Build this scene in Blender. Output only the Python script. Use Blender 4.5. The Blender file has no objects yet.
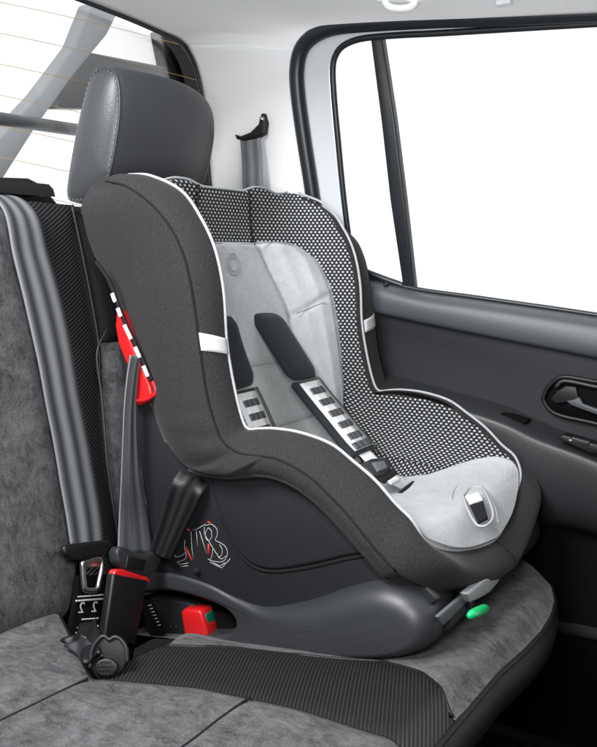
import bpy, bmesh, math, random
import numpy as np
from mathutils import Vector
random.seed(4)
S = bpy.context.scene
COL = S.collection
V = lambda *a: np.array(a, dtype=float)

# ------------------------------------------------------------------ camera
F, CX, CY = 849., 298.5, 373.5
yaw, pit = math.radians(32.3), math.radians(7.9)
CAM = V(0, 0, .52)
FW = V(math.cos(yaw)*math.cos(pit), math.sin(yaw)*math.cos(pit), -math.sin(pit))
RT = np.cross(FW, [0, 0, 1]); RT /= np.linalg.norm(RT)
UP = np.cross(RT, FW)
cd = bpy.data.cameras.new('camera'); cam = bpy.data.objects.new('camera', cd); COL.objects.link(cam)
cam.location = CAM
cam.rotation_euler = Vector(FW).to_track_quat('-Z', 'Y').to_euler()
cd.sensor_fit = 'HORIZONTAL'; cd.sensor_width = 36; cd.lens = F/597*36
cd.clip_start = .02; cd.clip_end = 200
S.camera = cam

def ray(u, v): return FW + RT*(u-CX)/F - UP*(v-CY)/F
def on(u, v, ax, val):
    r = ray(u, v); i = 'XYZ'.index(ax); return CAM + r*((val-CAM[i])/r[i])
def onp(u, v, p0, n):
    r = ray(u, v); return CAM + r*(np.dot(np.array(p0)-CAM, n)/np.dot(r, n))
def pts(lst, ax, val): return [on(u, v, ax, val) for u, v in lst]

# ------------------------------------------------------------------ materials
MATS = {}
def mat(name, col, rough=.6, metal=0, var=.0, vscale=40, bump=0, bscale=300, sheen=0, spec=.5, coat=0, warm=None, detail=6, trans=0, alpha=1, bdist=.002):
    m = bpy.data.materials.new(name); m.use_nodes = True; nt = m.node_tree; N = nt.nodes; L = nt.links
    b = N['Principled BSDF']
    b.inputs['Base Color'].default_value = (*col, 1); b.inputs['Roughness'].default_value = rough
    b.inputs['Metallic'].default_value = metal; b.inputs['Specular IOR Level'].default_value = spec
    b.inputs['Sheen Weight'].default_value = sheen; b.inputs['Sheen Roughness'].default_value = .4
    b.inputs['Coat Weight'].default_value = coat; b.inputs['Coat Roughness'].default_value = .2
    b.inputs['Transmission Weight'].default_value = trans
    tc = N.new('ShaderNodeTexCoord')
    if var:
        n = N.new('ShaderNodeTexNoise'); n.inputs['Scale'].default_value = vscale; n.inputs['Detail'].default_value = detail
        n.inputs['Roughness'].default_value = .65
        L.new(tc.outputs['Object'], n.inputs['Vector'])
        r = N.new('ShaderNodeValToRGB'); c1 = [max(0, c*(1-var)) for c in col]; c2 = [min(1, c*(1+var)) for c in (warm or col)]
        r.color_ramp.elements[0].position = .32; r.color_ramp.elements[1].position = .68
        r.color_ramp.elements[0].color = (*c1, 1); r.color_ramp.elements[1].color = (*c2, 1)
        L.new(n.outputs['Fac'], r.inputs['Fac']); L.new(r.outputs['Color'], b.inputs['Base Color'])
    if bump:
        n2 = N.new('ShaderNodeTexNoise'); n2.inputs['Scale'].default_value = bscale; n2.inputs['Detail'].default_value = 3
        L.new(tc.outputs['Object'], n2.inputs['Vector'])
        bp = N.new('ShaderNodeBump'); bp.inputs['Strength'].default_value = bump; bp.inputs['Distance'].default_value = bdist
        L.new(n2.outputs['Fac'], bp.inputs['Height']); L.new(bp.outputs['Normal'], b.inputs['Normal'])
    MATS[name] = m; return m

def suede(name, a, b_):
    m = mat(name, a, rough=.95, sheen=.08, spec=.12, bump=.5, bscale=520)
    nt = m.node_tree; N = nt.nodes; L = nt.links; b = N['Principled BSDF']; tc = N['Texture Coordinate']
    n1 = N.new('ShaderNodeTexNoise'); n1.inputs['Scale'].default_value = 24; n1.inputs['Detail'].default_value = 8; n1.inputs['Roughness'].default_value = .72; n1.inputs['Distortion'].default_value = .7
    n2 = N.new('ShaderNodeTexNoise'); n2.inputs['Scale'].default_value = 420; n2.inputs['Detail'].default_value = 2
    mx = N.new('ShaderNodeMix'); mx.data_type = 'FLOAT'; mx.inputs[0].default_value = .22
    n3 = N.new('ShaderNodeTexNoise'); n3.inputs['Scale'].default_value = 85; n3.inputs['Detail'].default_value = 6; n3.inputs['Distortion'].default_value = 1.2
    mp3 = N.new('ShaderNodeMapping'); mp3.inputs['Scale'].default_value = (1, .45, .6); mp3.inputs['Rotation'].default_value = (0, 0, .5)
    L.new(tc.outputs['Object'], mp3.inputs['Vector']); L.new(mp3.outputs['Vector'], n3.inputs['Vector'])
    mx3 = N.new('ShaderNodeMix'); mx3.data_type = 'FLOAT'; mx3.inputs[0].default_value = .38
    r = N.new('ShaderNodeValToRGB'); e = r.color_ramp.elements
    e[0].position = .36; e[0].color = (*a, 1); e[1].position = .64; e[1].color = (*b_, 1)
    for n in (n1, n2): L.new(tc.outputs['Object'], n.inputs['Vector'])
    L.new(n1.outputs['Fac'], mx3.inputs[2]); L.new(n3.outputs['Fac'], mx3.inputs[3]); L.new(mx3.outputs[0], mx.inputs[2]); L.new(n2.outputs['Fac'], mx.inputs[3])
    L.new(mx.outputs[0], r.inputs['Fac']); L.new(r.outputs['Color'], b.inputs['Base Color'])
    return m

def dots(name, pitch=.0096):
    """dark knit with staggered pale lozenges, drawn in metric UVs"""
    m = mat(name, (.02, .021, .023), rough=.85, spec=.3)
    nt = m.node_tree; N = nt.nodes; L = nt.links; b = N['Principled BSDF']
    uv = N.new('ShaderNodeUVMap')
    sep = N.new('ShaderNodeSeparateXYZ'); L.new(uv.outputs['UV'], sep.inputs[0])
    def M(op, a, b2=None, c=None):
        n = N.new('ShaderNodeMath'); n.operation = op
        for i, x in enumerate((a, b2, c)):
            if x is None: continue
            if isinstance(x, (int, float)): n.inputs[i].default_value = x
            else: L.new(x, n.inputs[i])
        return n.outputs[0]
    px_, py_ = pitch, pitch*.60
    def cell(ox, oy):
        a = M('SUBTRACT', M('FRACT', M('ADD', M('DIVIDE', sep.outputs[0], px_), ox)), .5)
        c = M('SUBTRACT', M('FRACT', M('ADD', M('DIVIDE', sep.outputs[1], py_*2), oy)), .5)
        c = M('MULTIPLY', c, 1.2); a0 = a
        a = M('ABSOLUTE', M('MULTIPLY_ADD', c, .45, a)); c = M('ABSOLUTE', M('MULTIPLY_ADD', a0, -.25, c))
        d = M('ADD', M('POWER', M('DIVIDE', a, .285), 1.8), M('POWER', M('DIVIDE', c, .215), 1.8))
        return d
    d = M('MINIMUM', cell(0, 0), cell(.5, .5))
    f = N.new('ShaderNodeMapRange'); f.inputs['From Min'].default_value = 1.25; f.inputs['From Max'].default_value = .7
    L.new(d, f.inputs['Value'])
    ns = N.new('ShaderNodeTexNoise'); ns.inputs['Scale'].default_value = 900; L.new(uv.outputs['UV'], ns.inputs['Vector'])
    w = N.new('ShaderNodeMix'); w.data_type = 'RGBA'; w.inputs['A'].default_value = (.27, .28, .29, 1); w.inputs['B'].default_value = (.52, .53, .54, 1)
    L.new(ns.outputs['Fac'], w.inputs['Factor'])
    mx = N.new('ShaderNodeMix'); mx.data_type = 'RGBA'; mx.inputs['A'].default_value = (.012, .0125, .014, 1)
    L.new(w.outputs['Result'], mx.inputs['B']); L.new(f.outputs['Result'], mx.inputs['Factor'])
    L.new(mx.outputs['Result'], b.inputs['Base Color'])
    bp = N.new('ShaderNodeBump'); bp.inputs['Strength'].default_value = .5; bp.inputs['Distance'].default_value = .0015
    L.new(f.outputs['Result'], bp.inputs['Height']); L.new(bp.outputs['Normal'], b.inputs['Normal'])
    return m

def ribs(name, dark, light, pitch, ang, rough=.5, depth=.002, mixlo=.3):
    """parallel ribs in metric UVs"""
    m = mat(name, dark, rough=rough, spec=.45)
    nt = m.node_tree; N = nt.nodes; L = nt.links; b = N['Principled BSDF']
    uv = N.new('ShaderNodeUVMap'); mp = N.new('ShaderNodeMapping'); mp.inputs['Rotation'].default_value = (0, 0, ang)
    L.new(uv.outputs['UV'], mp.inputs['Vector'])
    sp = N.new('ShaderNodeSeparateXYZ'); L.new(mp.outputs['Vector'], sp.inputs[0])
    mu = N.new('ShaderNodeMath'); mu.operation = 'MULTIPLY'; mu.inputs[1].default_value = 2*math.pi/pitch; L.new(sp.outputs[0], mu.inputs[0])
    si = N.new('ShaderNodeMath'); si.operation = 'SINE'; L.new(mu.outputs[0], si.inputs[0])
    mr = N.new('ShaderNodeMapRange'); mr.inputs['From Min'].default_value = -.6; mr.inputs['From Max'].default_value = .9; L.new(si.outputs[0], mr.inputs['Value'])
    mx = N.new('ShaderNodeMix'); mx.data_type = 'RGBA'; mx.inputs['A'].default_value = (*dark, 1); mx.inputs['B'].default_value = (*light, 1)
    L.new(mr.outputs['Result'], mx.inputs['Factor']); L.new(mx.outputs['Result'], b.inputs['Base Color'])
    bp = N.new('ShaderNodeBump'); bp.inputs['Strength'].default_value = .9; bp.inputs['Distance'].default_value = depth
    L.new(mr.outputs['Result'], bp.inputs['Height']); L.new(bp.outputs['Normal'], b.inputs['Normal'])
    return m

def webbing(name, c1, c2, width_stripes=5, rough=.66):
    """seat belt webbing: length stripes plus a fine weave, UV x = 0..1 across, y metres along"""
    m = mat(name, c1, rough=rough, spec=.22, sheen=.05)
    nt = m.node_tree; N = nt.nodes; L = nt.links; b = N['Principled BSDF']
    uv = N.new('ShaderNodeUVMap'); sp = N.new('ShaderNodeSeparateXYZ'); L.new(uv.outputs['UV'], sp.inputs[0])
    mu = N.new('ShaderNodeMath'); mu.operation = 'MULTIPLY'; mu.inputs[1].default_value = 2*math.pi*width_stripes; L.new(sp.outputs[0], mu.inputs[0])
    si = N.new('ShaderNodeMath'); si.operation = 'COSINE'; L.new(mu.outputs[0], si.inputs[0])
    mr = N.new('ShaderNodeMapRange'); mr.inputs['From Min'].default_value = -1; mr.inputs['From Max'].default_value = 1; L.new(si.outputs[0], mr.inputs['Value'])
    mx = N.new('ShaderNodeMix'); mx.data_type = 'RGBA'; mx.inputs['A'].default_value = (*c1, 1); mx.inputs['B'].default_value = (*c2, 1)
    L.new(mr.outputs['Result'], mx.inputs['Factor'])
    # weave
    wv = N.new('ShaderNodeMath'); wv.operation = 'MULTIPLY'; wv.inputs[1].default_value = 2*math.pi/.0032; L.new(sp.outputs[1], wv.inputs[0])
    ad = N.new('ShaderNodeMath'); ad.operation = 'MULTIPLY_ADD'; ad.inputs[1].default_value = 90; L.new(sp.outputs[0], ad.inputs[0]); L.new(wv.outputs[0], ad.inputs[2])
    s2 = N.new('ShaderNodeMath'); s2.operation = 'SINE'; L.new(ad.outputs[0], s2.inputs[0])
    k = N.new('ShaderNodeMapRange'); k.inputs['From Min'].default_value = -1; k.inputs['From Max'].default_value = 1; k.inputs['To Min'].default_value = .88; k.inputs['To Max'].default_value = 1.06; L.new(s2.outputs[0], k.inputs['Value'])
    m2 = N.new('ShaderNodeMix'); m2.data_type = 'RGBA'; m2.blend_type = 'MULTIPLY'; m2.inputs['Factor'].default_value = 1
    L.new(mx.outputs['Result'], m2.inputs['A']); L.new(k.outputs['Result'], m2.inputs['B']); L.new(m2.outputs['Result'], b.inputs['Base Color'])
    bp = N.new('ShaderNodeBump'); bp.inputs['Strength'].default_value = .2; bp.inputs['Distance'].default_value = .0005
    L.new(s2.outputs[0], bp.inputs['Height']); L.new(bp.outputs['Normal'], b.inputs['Normal'])
    return m

M_cover = mat('charcoal_knit', (.0225, .0215, .023), rough=.92, sheen=.06, spec=.18, var=.42, vscale=520, bump=.35, bscale=700, detail=3)
M_seam = mat('black_thread', (.008, .008, .009), rough=.8, spec=.2)
M_piping = mat('silver_piping', (.34, .35, .36), rough=.6, var=.12, vscale=200)
M_reflect = mat('reflective_tape', (.52, .53, .54), rough=.45, var=.08, vscale=300)
M_insert = suede('light_grey_suede', (.345, .358, .368), (.44, .452, .46))
M_grooveL = mat('grey_stitch_groove', (.27, .28, .29), rough=.9)
M_dots = dots('dotted_knit')
M_blackpad = mat('black_neoprene', (.011, .014, .017), rough=.8, spec=.3, sheen=.15, bump=.2, bscale=600)
M_strapW = mat('white_webbing', (.68, .69, .70), rough=.6, bump=.3, bscale=900)
M_strapG = webbing('grey_rung_webbing', (.04, .043, .047), (.10, .105, .11), 3)
M_shell = mat('matt_grey_plastic', (.0125, .0135, .0155), rough=.5, spec=.38, bump=.12, bscale=900)
M_base = mat('satin_grey_plastic', (.026, .028, .0315), rough=.42, spec=.45, coat=.04, bump=.10, bscale=1100)
M_black = mat('black_plastic', (.006, .006, .007), rough=.42, spec=.35, bump=.1, bscale=700)
M_deep = mat('deep_black', (.003, .003, .0035), rough=.95, spec=.1)
M_leather = mat('black_leather', (.042, .045, .050), rough=.41, spec=.5, bump=.3, bscale=420, bdist=.0012)
M_leather2 = mat('black_leatherette', (.005, .0053, .006), rough=.48, spec=.32, bump=.4, bscale=350, bdist=.0012)
M_suede = suede('dark_grey_suede', (.022, .022, .024), (.125, .124, .129))
M_rib = ribs('ribbed_cloth', (.004, .004, .0045), (.024, .024, .026), .0046, math.radians(66), depth=.0014)
M_ribb = ribs('ribbed_back_cloth', (.004, .004, .005), (.024, .024, .026), .0050, math.radians(60), depth=.0015)
M_belt = webbing('grey_belt_webbing', (.028, .030, .033), (.155, .163, .175), 2.5)
M_beltdark = webbing('dark_belt_webbing', (.004, .0045, .005), (.014, .015, .016), 3, rough=.36)
M_red = mat('red_plastic', (.50, .010, .012), rough=.35, coat=.3)
M_green = mat('green_plastic', (.0, .42, .13), rough=.3, coat=.3)
M_dgreen = mat('dark_green_plastic', (.0, .09, .05), rough=.4)
M_silver = mat('silver_plastic', (.42, .44, .45), rough=.35, metal=.3)
M_metal = mat('brushed_metal', (.45, .46, .47), rough=.3, metal=1)
M_tongue = mat('grey_tongue_plastic', (.02, .021, .023), rough=.42, spec=.4)
M_white = mat('white_print', (.40, .41, .42), rough=.6)
M_silveredge = mat('grey_edge_plastic', (.12, .125, .13), rough=.35)
M_redprint = mat('red_print', (.55, .02, .02), rough=.6)
M_head = mat('headliner_cloth', (.86, .87, .88), rough=.95, var=.02, vscale=300, bump=.2, bscale=800)
M_trim = mat('pale_pillar_plastic', (.84, .85, .86), rough=.75, bump=.1, bscale=900)
M_frame = mat('pale_frame_paint', (.55, .58, .61), rough=.3, coat=.4)
M_rubber = mat('black_rubber', (.010, .013, .016), rough=.4, spec=.5)
M_doorU = mat('door_grained_plastic', (.05, .055, .062), rough=.46, bump=.35, bscale=420, bdist=.001)
M_arm = mat('armrest_plastic', (.018, .0193, .0215), rough=.46, bump=.35, bscale=420, bdist=.001)
M_doorD = mat('door_dark_panel', (.0085, .0095, .012), rough=.62, bump=.3, bscale=300, bdist=.001)
M_floor = mat('black_carpet', (.008, .008, .009), rough=1, spec=.1, var=.4, vscale=300)
M_barM = mat('grey_tube_paint', (.06, .065, .07), rough=.35, coat=.3)
M_post = mat('grey_post_paint', (.26, .275, .29), rough=.4)
M_amber = mat('amber_heating_wire', (.55, .35, .10), rough=.5)

def glass(name, tint):
    m = bpy.data.materials.new(name); m.use_nodes = True; N = m.node_tree.nodes; L = m.node_tree.links
    N.clear(); o = N.new('ShaderNodeOutputMaterial'); t = N.new('ShaderNodeBsdfTransparent'); g = N.new('ShaderNodeBsdfGlossy'); g.inputs['Roughness'].default_value = .02
    t.inputs['Color'].default_value = (*tint, 1); mx = N.new('ShaderNodeMixShader'); fr = N.new('ShaderNodeFresnel'); fr.inputs['IOR'].default_value = 1.3
    L.new(fr.outputs[0], mx.inputs[0]); L.new(t.outputs[0], mx.inputs[1]); L.new(g.outputs[0], mx.inputs[2]); L.new(mx.outputs[0], o.inputs['Surface'])
    return m
M_glass = glass('clear_glass', (1, 1, 1))

# ------------------------------------------------------------------ object helpers
def thing(name, label, cat, loc, group=None):
    o = bpy.data.objects.new(name, None); COL.objects.link(o); o.location = loc; o.empty_display_size = .05
    o['label'] = label; o['category'] = cat
    if group: o['group'] = group
    return o
def tag(o, label=None, cat=None, group=None, kind=None):
    for k, v in (('label', label), ('category', cat), ('group', group), ('kind', kind)):
        if v: o[k] = v
    return o
def wloc(o):
    p = Vector((0, 0, 0))
    while o: p += o.location; o = o.parent
    return p
def obj(name, verts, faces, m, parent=None, smooth=True, uvs=None, solid=0, sub=0, bevel=0, label=None, offs=-1, merge=False, bseg=3):
    verts = [Vector(v) for v in verts]
    lo = Vector([min(v[i] for v in verts) for i in range(3)]); hi = Vector([max(v[i] for v in verts) for i in range(3)])
    c = (lo+hi)/2
    me = bpy.data.meshes.new(name); me.from_pydata([v-c for v in verts], [], faces)
    if uvs is not None:
        ul = me.uv_layers.new(name='UVMap')
        for lp in me.loops: ul.data[lp.index].uv = uvs[lp.vertex_index]
    if merge or not uvs:
        bm = bmesh.new(); bm.from_mesh(me)
        if merge: bmesh.ops.remove_doubles(bm, verts=bm.verts, dist=1e-5)
        bmesh.ops.recalc_face_normals(bm, faces=bm.faces)
        bm.to_mesh(me); bm.free()
    me.materials.append(m)
    if smooth:
        for p in me.polygons: p.use_smooth = True
    o = bpy.data.objects.new(name, me); COL.objects.link(o)
    if parent is not None:
        o.parent = parent; o.location = c - wloc(parent)
    else: o.location = c
    if solid:
        s = o.modifiers.new('solid', 'SOLIDIFY'); s.thickness = solid; s.offset = offs
    if bevel:
        b = o.modifiers.new('bevel', 'BEVEL'); b.width = bevel; b.segments = bseg; b.limit_method = 'ANGLE'; b.angle_limit = math.radians(35); b.harden_normals = False
    if sub:
        s = o.modifiers.new('sub', 'SUBSURF'); s.levels = s.render_levels = sub
    if label: o['label'] = label
    return o

def cr(P, n):
    """Catmull-Rom (centripetal-ish uniform) resample of control list to n points along index parameter"""
    P = np.array(P, float); k = len(P)
    out = []
    for j in range(n):
        t = j/(n-1)*(k-1); i = min(int(t), k-2); f = t-i
        p0 = P[i-1] if i > 0 else 2*P[0]-P[1]; p1 = P[i]; p2 = P[i+1]; p3 = P[i+2] if i+2 < k else 2*P[-1]-P[-2]
        out.append(.5*((2*p1)+(-p0+p2)*f+(2*p0-5*p1+4*p2-p3)*f*f+(-p0+3*p1-3*p2+p3)*f**3))
    return np.array(out)
def arc(P, n):
    """resample a polyline at equal arc length"""
    P = np.array(P, float); d = np.r_[0, np.cumsum(np.linalg.norm(np.diff(P, axis=0), axis=1))]
    s = np.linspace(0, d[-1], n); return np.stack([np.interp(s, d, P[:, i]) for i in range(P.shape[1])], 1)
def smooth_curve(P, n): return arc(cr(P, max(60, n*3)), n)

def grid_faces(nu, nv, closed_v=False, off=0):
    f = []
    for i in range(nu-1):
        for j in range(nv-1 if not closed_v else nv):
            a = i*nv+j; b = i*nv+(j+1) % nv
            f.append((off+a, off+b, off+b+nv, off+a+nv))
    return f
def gridobj(name, G, m, parent=None, uv=None, **k):
    G = np.array(G); nu, nv = G.shape[:2]
    vs = G.reshape(-1, 3); uvs = None
    if uv is not None: uvs = [tuple(x) for x in np.array(uv).reshape(-1, 2)]
    return obj(name, vs, grid_faces(nu, nv), m, parent, uvs=uvs, **k)

def tube_geo(P, r, seg=8, closed=False, flat=1.0, upv=None):
    P = np.array(P, float); n = len(P); vs = []; rr = r if hasattr(r, '__len__') else [r]*n
    pn = None
    for i in range(n):
        if closed: t = P[(i+1) % n]-P[i-1]
        else: t = P[min(i+1, n-1)]-P[max(i-1, 0)]
        t /= (np.linalg.norm(t)+1e-12)
        if pn is None:
            a = np.array([0, 0, 1.]) if abs(t[2]) < .9 else np.array([0, 1., 0]); pn = np.cross(t, a) if upv is None else np.array(upv, float)
        pn = pn-t*np.dot(pn, t); pn /= np.linalg.norm(pn); bn = np.cross(t, pn)
        for j in range(seg):
            a = 2*math.pi*j/seg; vs.append(P[i]+rr[i]*(math.cos(a)*pn+math.sin(a)*flat*bn))
    f = grid_faces(n, seg, True)
    if closed:
        for j in range(seg): a = (n-1)*seg+j; b = (n-1)*seg+(j+1) % seg; f.append((a, b, (j+1) % seg, j))
    else: f += [tuple(range(seg))[::-1], tuple((n-1)*seg+j for j in range(seg))]
    return vs, f
def join(*gs):
    vs, fs = [], []
    for v, f in gs:
        o = len(vs); vs += list(v); fs += [tuple(i+o for i in q) for q in f]
    return vs, fs
def tube(name, P, r, m, parent=None, seg=8, closed=False, **k):
    v, f = tube_geo(P, r, seg, closed); return obj(name, v, f, m, parent, **k)
def prism_geo(P, d):
    """closed polygon P (3D list) extruded by vector d"""
    P = [np.array(p, float) for p in P]; n = len(P); d = np.array(d, float)
    vs = P+[p+d for p in P]; f = [tuple(range(n)), tuple(range(2*n-1, n-1, -1))]
    f += [(i, (i+1) % n, (i+1) % n+n, i+n) for i in range(n)]
    return vs, f
def prism(name, P, d, m, parent=None, bevel=.003, bseg=3, **k):
    v, f = prism_geo(P, d)
    return obj(name, v, f, m, parent, bevel=bevel, bseg=bseg, **k)
def ribbon(name, P, W, m, parent=None, th=.0015, nw=9, crown=0, n=None, folds=None, label=None):
    """webbing strip: centre line P, half-width vectors W; UV x across, y metres"""
    n = n or 40
    P = smooth_curve(P, n) if len(P) > 2 else arc(P, n)
    W = cr(W, n); L = np.r_[0, np.cumsum(np.linalg.norm(np.diff(P, axis=0), axis=1))]
    G, U = [], []
    for i in range(n):
        t = P[min(i+1, n-1)]-P[max(i-1, 0)]; t /= np.linalg.norm(t); nn = np.cross(W[i], t); nn /= np.linalg.norm(nn)
        row, ur = [], []
        for j in range(nw):
            a = -1+2*j/(nw-1); h = crown*(1-a*a)
            if folds: h += folds(a, i/(n-1))
            row.append(P[i]+W[i]*a+nn*h); ur.append((j/(nw-1), L[i]))
        G.append(row); U.append(ur)
    return gridobj(name, G, m, parent, uv=U, solid=th, offs=0, label=label)
def box_geo(c, ax, ay, az):
    c, ax, ay, az = map(lambda q: np.array(q, float), (c, ax, ay, az))
    vs = [c+sx*ax+sy*ay+sz*az for sz in (-1, 1) for sy in (-1, 1) for sx in (-1, 1)]
    return vs, [(0, 1, 3, 2), (4, 6, 7, 5), (0, 4, 5, 1), (2, 3, 7, 6), (0, 2, 6, 4), (1, 5, 7, 3)]
def box(name, c, ax, ay, az, m, parent=None, bevel=.002, **k):
    v, f = box_geo(c, ax, ay, az); return obj(name, v, f, m, parent, bevel=bevel, **k)
def sstep(a, b, x):
    t = min(1, max(0, (x-a)/(b-a))); return t*t*(3-2*t)
def text_geo(s, size, O, ex, ey, ez, ext=.0003):
    cu = bpy.data.curves.new('t', 'FONT'); cu.body = s; cu.size = size; cu.extrude = ext; cu.align_x = 'CENTER'
    o = bpy.data.objects.new('t', cu); COL.objects.link(o)
    dg = bpy.context.evaluated_depsgraph_get(); me = bpy.data.meshes.new_from_object(o.evaluated_get(dg))
    vs = [O+ex*v.co.x+ey*v.co.y+ez*v.co.z for v in me.vertices]; fs = [tuple(p.vertices) for p in me.polygons]
    bpy.data.objects.remove(o); return vs, fs

# ================================================================== REAR BENCH SEAT
bench = thing('rear_bench_seat', 'dark grey suede and ribbed black cloth rear bench seat filling the bottom and left', 'car seat', (.9, .6, -.3))

# ---- cushion height field
def H(x, y):
    b = sstep(.83, 1.0, x)
    z = -b*max(0, y-.40)*.2
    z += .012*math.exp(-((x-.70)/.16)**2)*sstep(.36, .5, y)
    return z
def hit(u, v):
    r = ray(u, v); z = 0
    for _ in range(30):
        p = CAM+r*((z-CAM[2])/r[2]); z = .5*z+.5*H(p[0], p[1])
    return p
FX = [.2, 1.02, 1.10, 1.17, 1.23, 1.29, 1.35, 1.41, 1.45, 1.46]; FY = [.345, .338, .330, .327, .330, .340, .362, .405, .47, .56]
def front(x): return float(np.interp(x, FX, FY))
# boundary curves of ribbed stripe as x(y)
ca = np.array([hit(*p) for p in [(52, 600), (64, 624), (78, 654), (92, 681), (112, 682), (200, 690), (300, 712), (390, 740), (420, 752)]])
cb = np.array([hit(*p) for p in [(150, 645), (200, 647), (300, 655), (380, 661), (420, 672), (440, 687), (451, 703)]])
def xa(y): return float(np.interp(y, ca[::-1, 1], ca[::-1, 0]))
def xb(y): return float(np.interp(y, cb[::-1, 1], cb[::-1, 0]))
BACK = .96
def cushion_patch(name, fl, fr, m, nx, ny=90, puff=0, BACK=.96, drop=0):
    G, U = [], []
    for i in range(ny):
        t = i/(ny-1)
        row, ur = [], []
        for j in range(nx):
            s = j/(nx-1)
            y = BACK+(.33-BACK)*t
            for _ in range(3):
                x0, x1 = fl(y), fr(y); x = x0+(x1-x0)*s; y = BACK+(front(x)-BACK)*t
            e = min(s, 1-s)*(x1-x0)
            z = H(x, y)+puff*(1-math.exp(-e/.012))
            d = y-front(x)
            z -= drop
            z -= .022*(1-sstep(0, .035, d))**1.5
            row.append((x, y, z)); ur.append((x, y))
        G.append(row); U.append(ur)
    return gridobj(name, G, m, bench, uv=U)
cushion_patch('seat_cushion', lambda y: .15, xa, M_suede, 70, puff=.006)
WELL = .5*(hit(112, 680)[1]+hit(150, 648)[1])
cushion_patch('ribbed_panel', lambda y: xa(y)+.0015, lambda y: xb(y)-.0015, M_rib, 24, puff=.003, BACK=WELL)
def xr_(y): return xb(y)+min(.16, max(0, y-WELL)*6)
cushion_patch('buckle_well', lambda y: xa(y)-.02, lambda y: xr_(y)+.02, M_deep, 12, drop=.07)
cushion_patch('seat_cushion', xr_, lambda y: 1.46, M_suede, 70, puff=.004)
tube('seam_piping', [(xa(y), y, H(xa(y), y)-.018*(1-sstep(0, .035, y-front(xa(y))))) for y in np.linspace(.35, .93, 60)], .0022, M_leather2, bench)
tube('seam_piping', [(xb(y), y, H(xb(y), y)-.018*(1-sstep(0, .035, y-front(xb(y))))) for y in np.linspace(.345, WELL, 60)], .0022, M_leather2, bench)
xs = np.linspace(.2, 1.46, 110)
edge = np.array([(x, front(x)-.001, H(x, front(x))-.022) for x in xs])
edge = np.vstack([edge, [(1.462, y, H(1.46, y)-.022) for y in np.linspace(.58, .95, 20)]])
tube('edge_piping', edge, .0042, M_leather2, bench, seg=8)
# front skirt of the cushion
G = []
for k, (dy, dz) in enumerate([(0, 0), (-.006, -.012), (-.008, -.03), (-.004, -.052), (.010, -.072), (.04, -.088), (.12, -.10), (.3, -.11)]):
    row = []
    for i, p in enumerate(edge):
        q = p.copy(); f = sstep(1.2, 1.46, p[0])
        tx = -dy*f*1.0; q[1] += dy*(1-.5*f); q[0] += tx if dy < .02 else -dy*f*.6
        q[2] += dz*(1+.0*f); row.append(q)
    G.append(row)
gridobj('front_skirt', G, M_leather2, bench)
# lateral seams pressed into the middle cushion
def seamline(pl, m=M_seam, r=.0018, lift=.0055, name='stitched_seam'):
    P = smooth_curve([hit(*p)+V(0, 0, lift) for p in pl], 40); return tube(name, P, r, m, bench)
seamline([(-30, 741), (0, 726), (45, 704), (88, 683)])
seamline([(250, 702), (222, 722), (190, 747), (150, 775)])

# ---- backrests
NB = V(0, -1, .2); NB /= np.linalg.norm(NB)
def bp(u, v, off=0): return onp(u, v, V(0, 1.045, .58)+NB*off, NB)
def bpx(x, z, off=0): return V(x, 1.045-(.58-z)*.2, z)+NB*off
def back_patch(name, A, B, m, nv=30, nu=60, puff=.01, edge=.02, label=None):
    A = smooth_curve(A, nu); B = smooth_curve(B, nu); G, U = [], []
    for i in range(nu):
        row, ur = [], []; w = np.linalg.norm(B[i]-A[i]); t = i/(nu-1); L = 0.65
        for j in range(nv):
            s = j/(nv-1); e = min(min(s, 1-s)*w, min(t, 1-t)*L)
            h = puff*(1-math.exp(-e/edge))
            p = A[i]*(1-s)+B[i]*s+NB*h; row.append(p); ur.append((p[0], p[2]))
        G.append(row); U.append(ur)
    return gridobj(name, G, m, bench, uv=U, label=label)
SL = [(14, 200), (28, 270), (44, 350), (58, 425), (68, 480), (76, 530), (76, 575), (70, 607), (60, 619)]
AL = [bpx(.2, z) for z in np.linspace(.62, .0, 9)]
back_patch('backrest', AL, [bp(*p) for p in SL], M_suede, nv=50, puff=.028, edge=.03)
RL = [(72, 205), (84, 262), (95, 320), (99, 350), (101, 400), (107, 470), (118, 540), (126, 600)]
back_patch('ribbed_panel', [bp(*p) for p in [(18, 200), (30, 270), (46, 350), (60, 425), (70, 480), (80, 540), (86, 600)]], [bp(*p) for p in RL], M_ribb, nv=24, puff=.012)
tube('seam_piping', smooth_curve([bp(u-1, v, .006) for u, v in SL], 60), .0022, M_seam, bench)
tube('seam_piping', smooth_curve([bp(*p, .008) for p in RL], 60), .003, M_leather2, bench)
# outboard backrest (black upper bolster, suede lower)
OU = [(76, 214), (88, 262), (97, 310), (100, 345)]
back_patch('backrest', [bp(*p, .002) for p in OU], [bpx(1.47, z) for z in (.60, .52, .44, .38)], M_leather2, nv=50, puff=.012)
back_patch('backrest', [bp(*p, .002) for p in [(101, 342), (97, 362), (102, 400), (108, 470), (119, 540), (128, 600)]], [bpx(1.47, z) for z in (.40, .34, .26, .16, .06, -.1)], M_suede, nv=50, puff=.014)
tube('seam_piping', smooth_curve([bp(u, v, .012) for u, v in [(107, 330), (99, 345), (97, 362), (102, 400), (108, 470), (119, 540)]], 40), .0022, M_tongue, bench)
# top roll of the backrests
for x0, x1 in ((.2, .948), (.955, 1.47)):
    G = []
    for k, (dy, dz) in enumerate([(0, -.006), (.004, .006), (.014, .014), (.03, .016), (.10, .010), (.14, -.02), (.16, -.5)]):
        G.append([bpx(x, .618 if x0 < .5 else .585)+V(0, dy, dz) for x in np.linspace(x0, x1, 30)])
    gridobj('backrest_top', G, M_leather2, bench)
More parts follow.
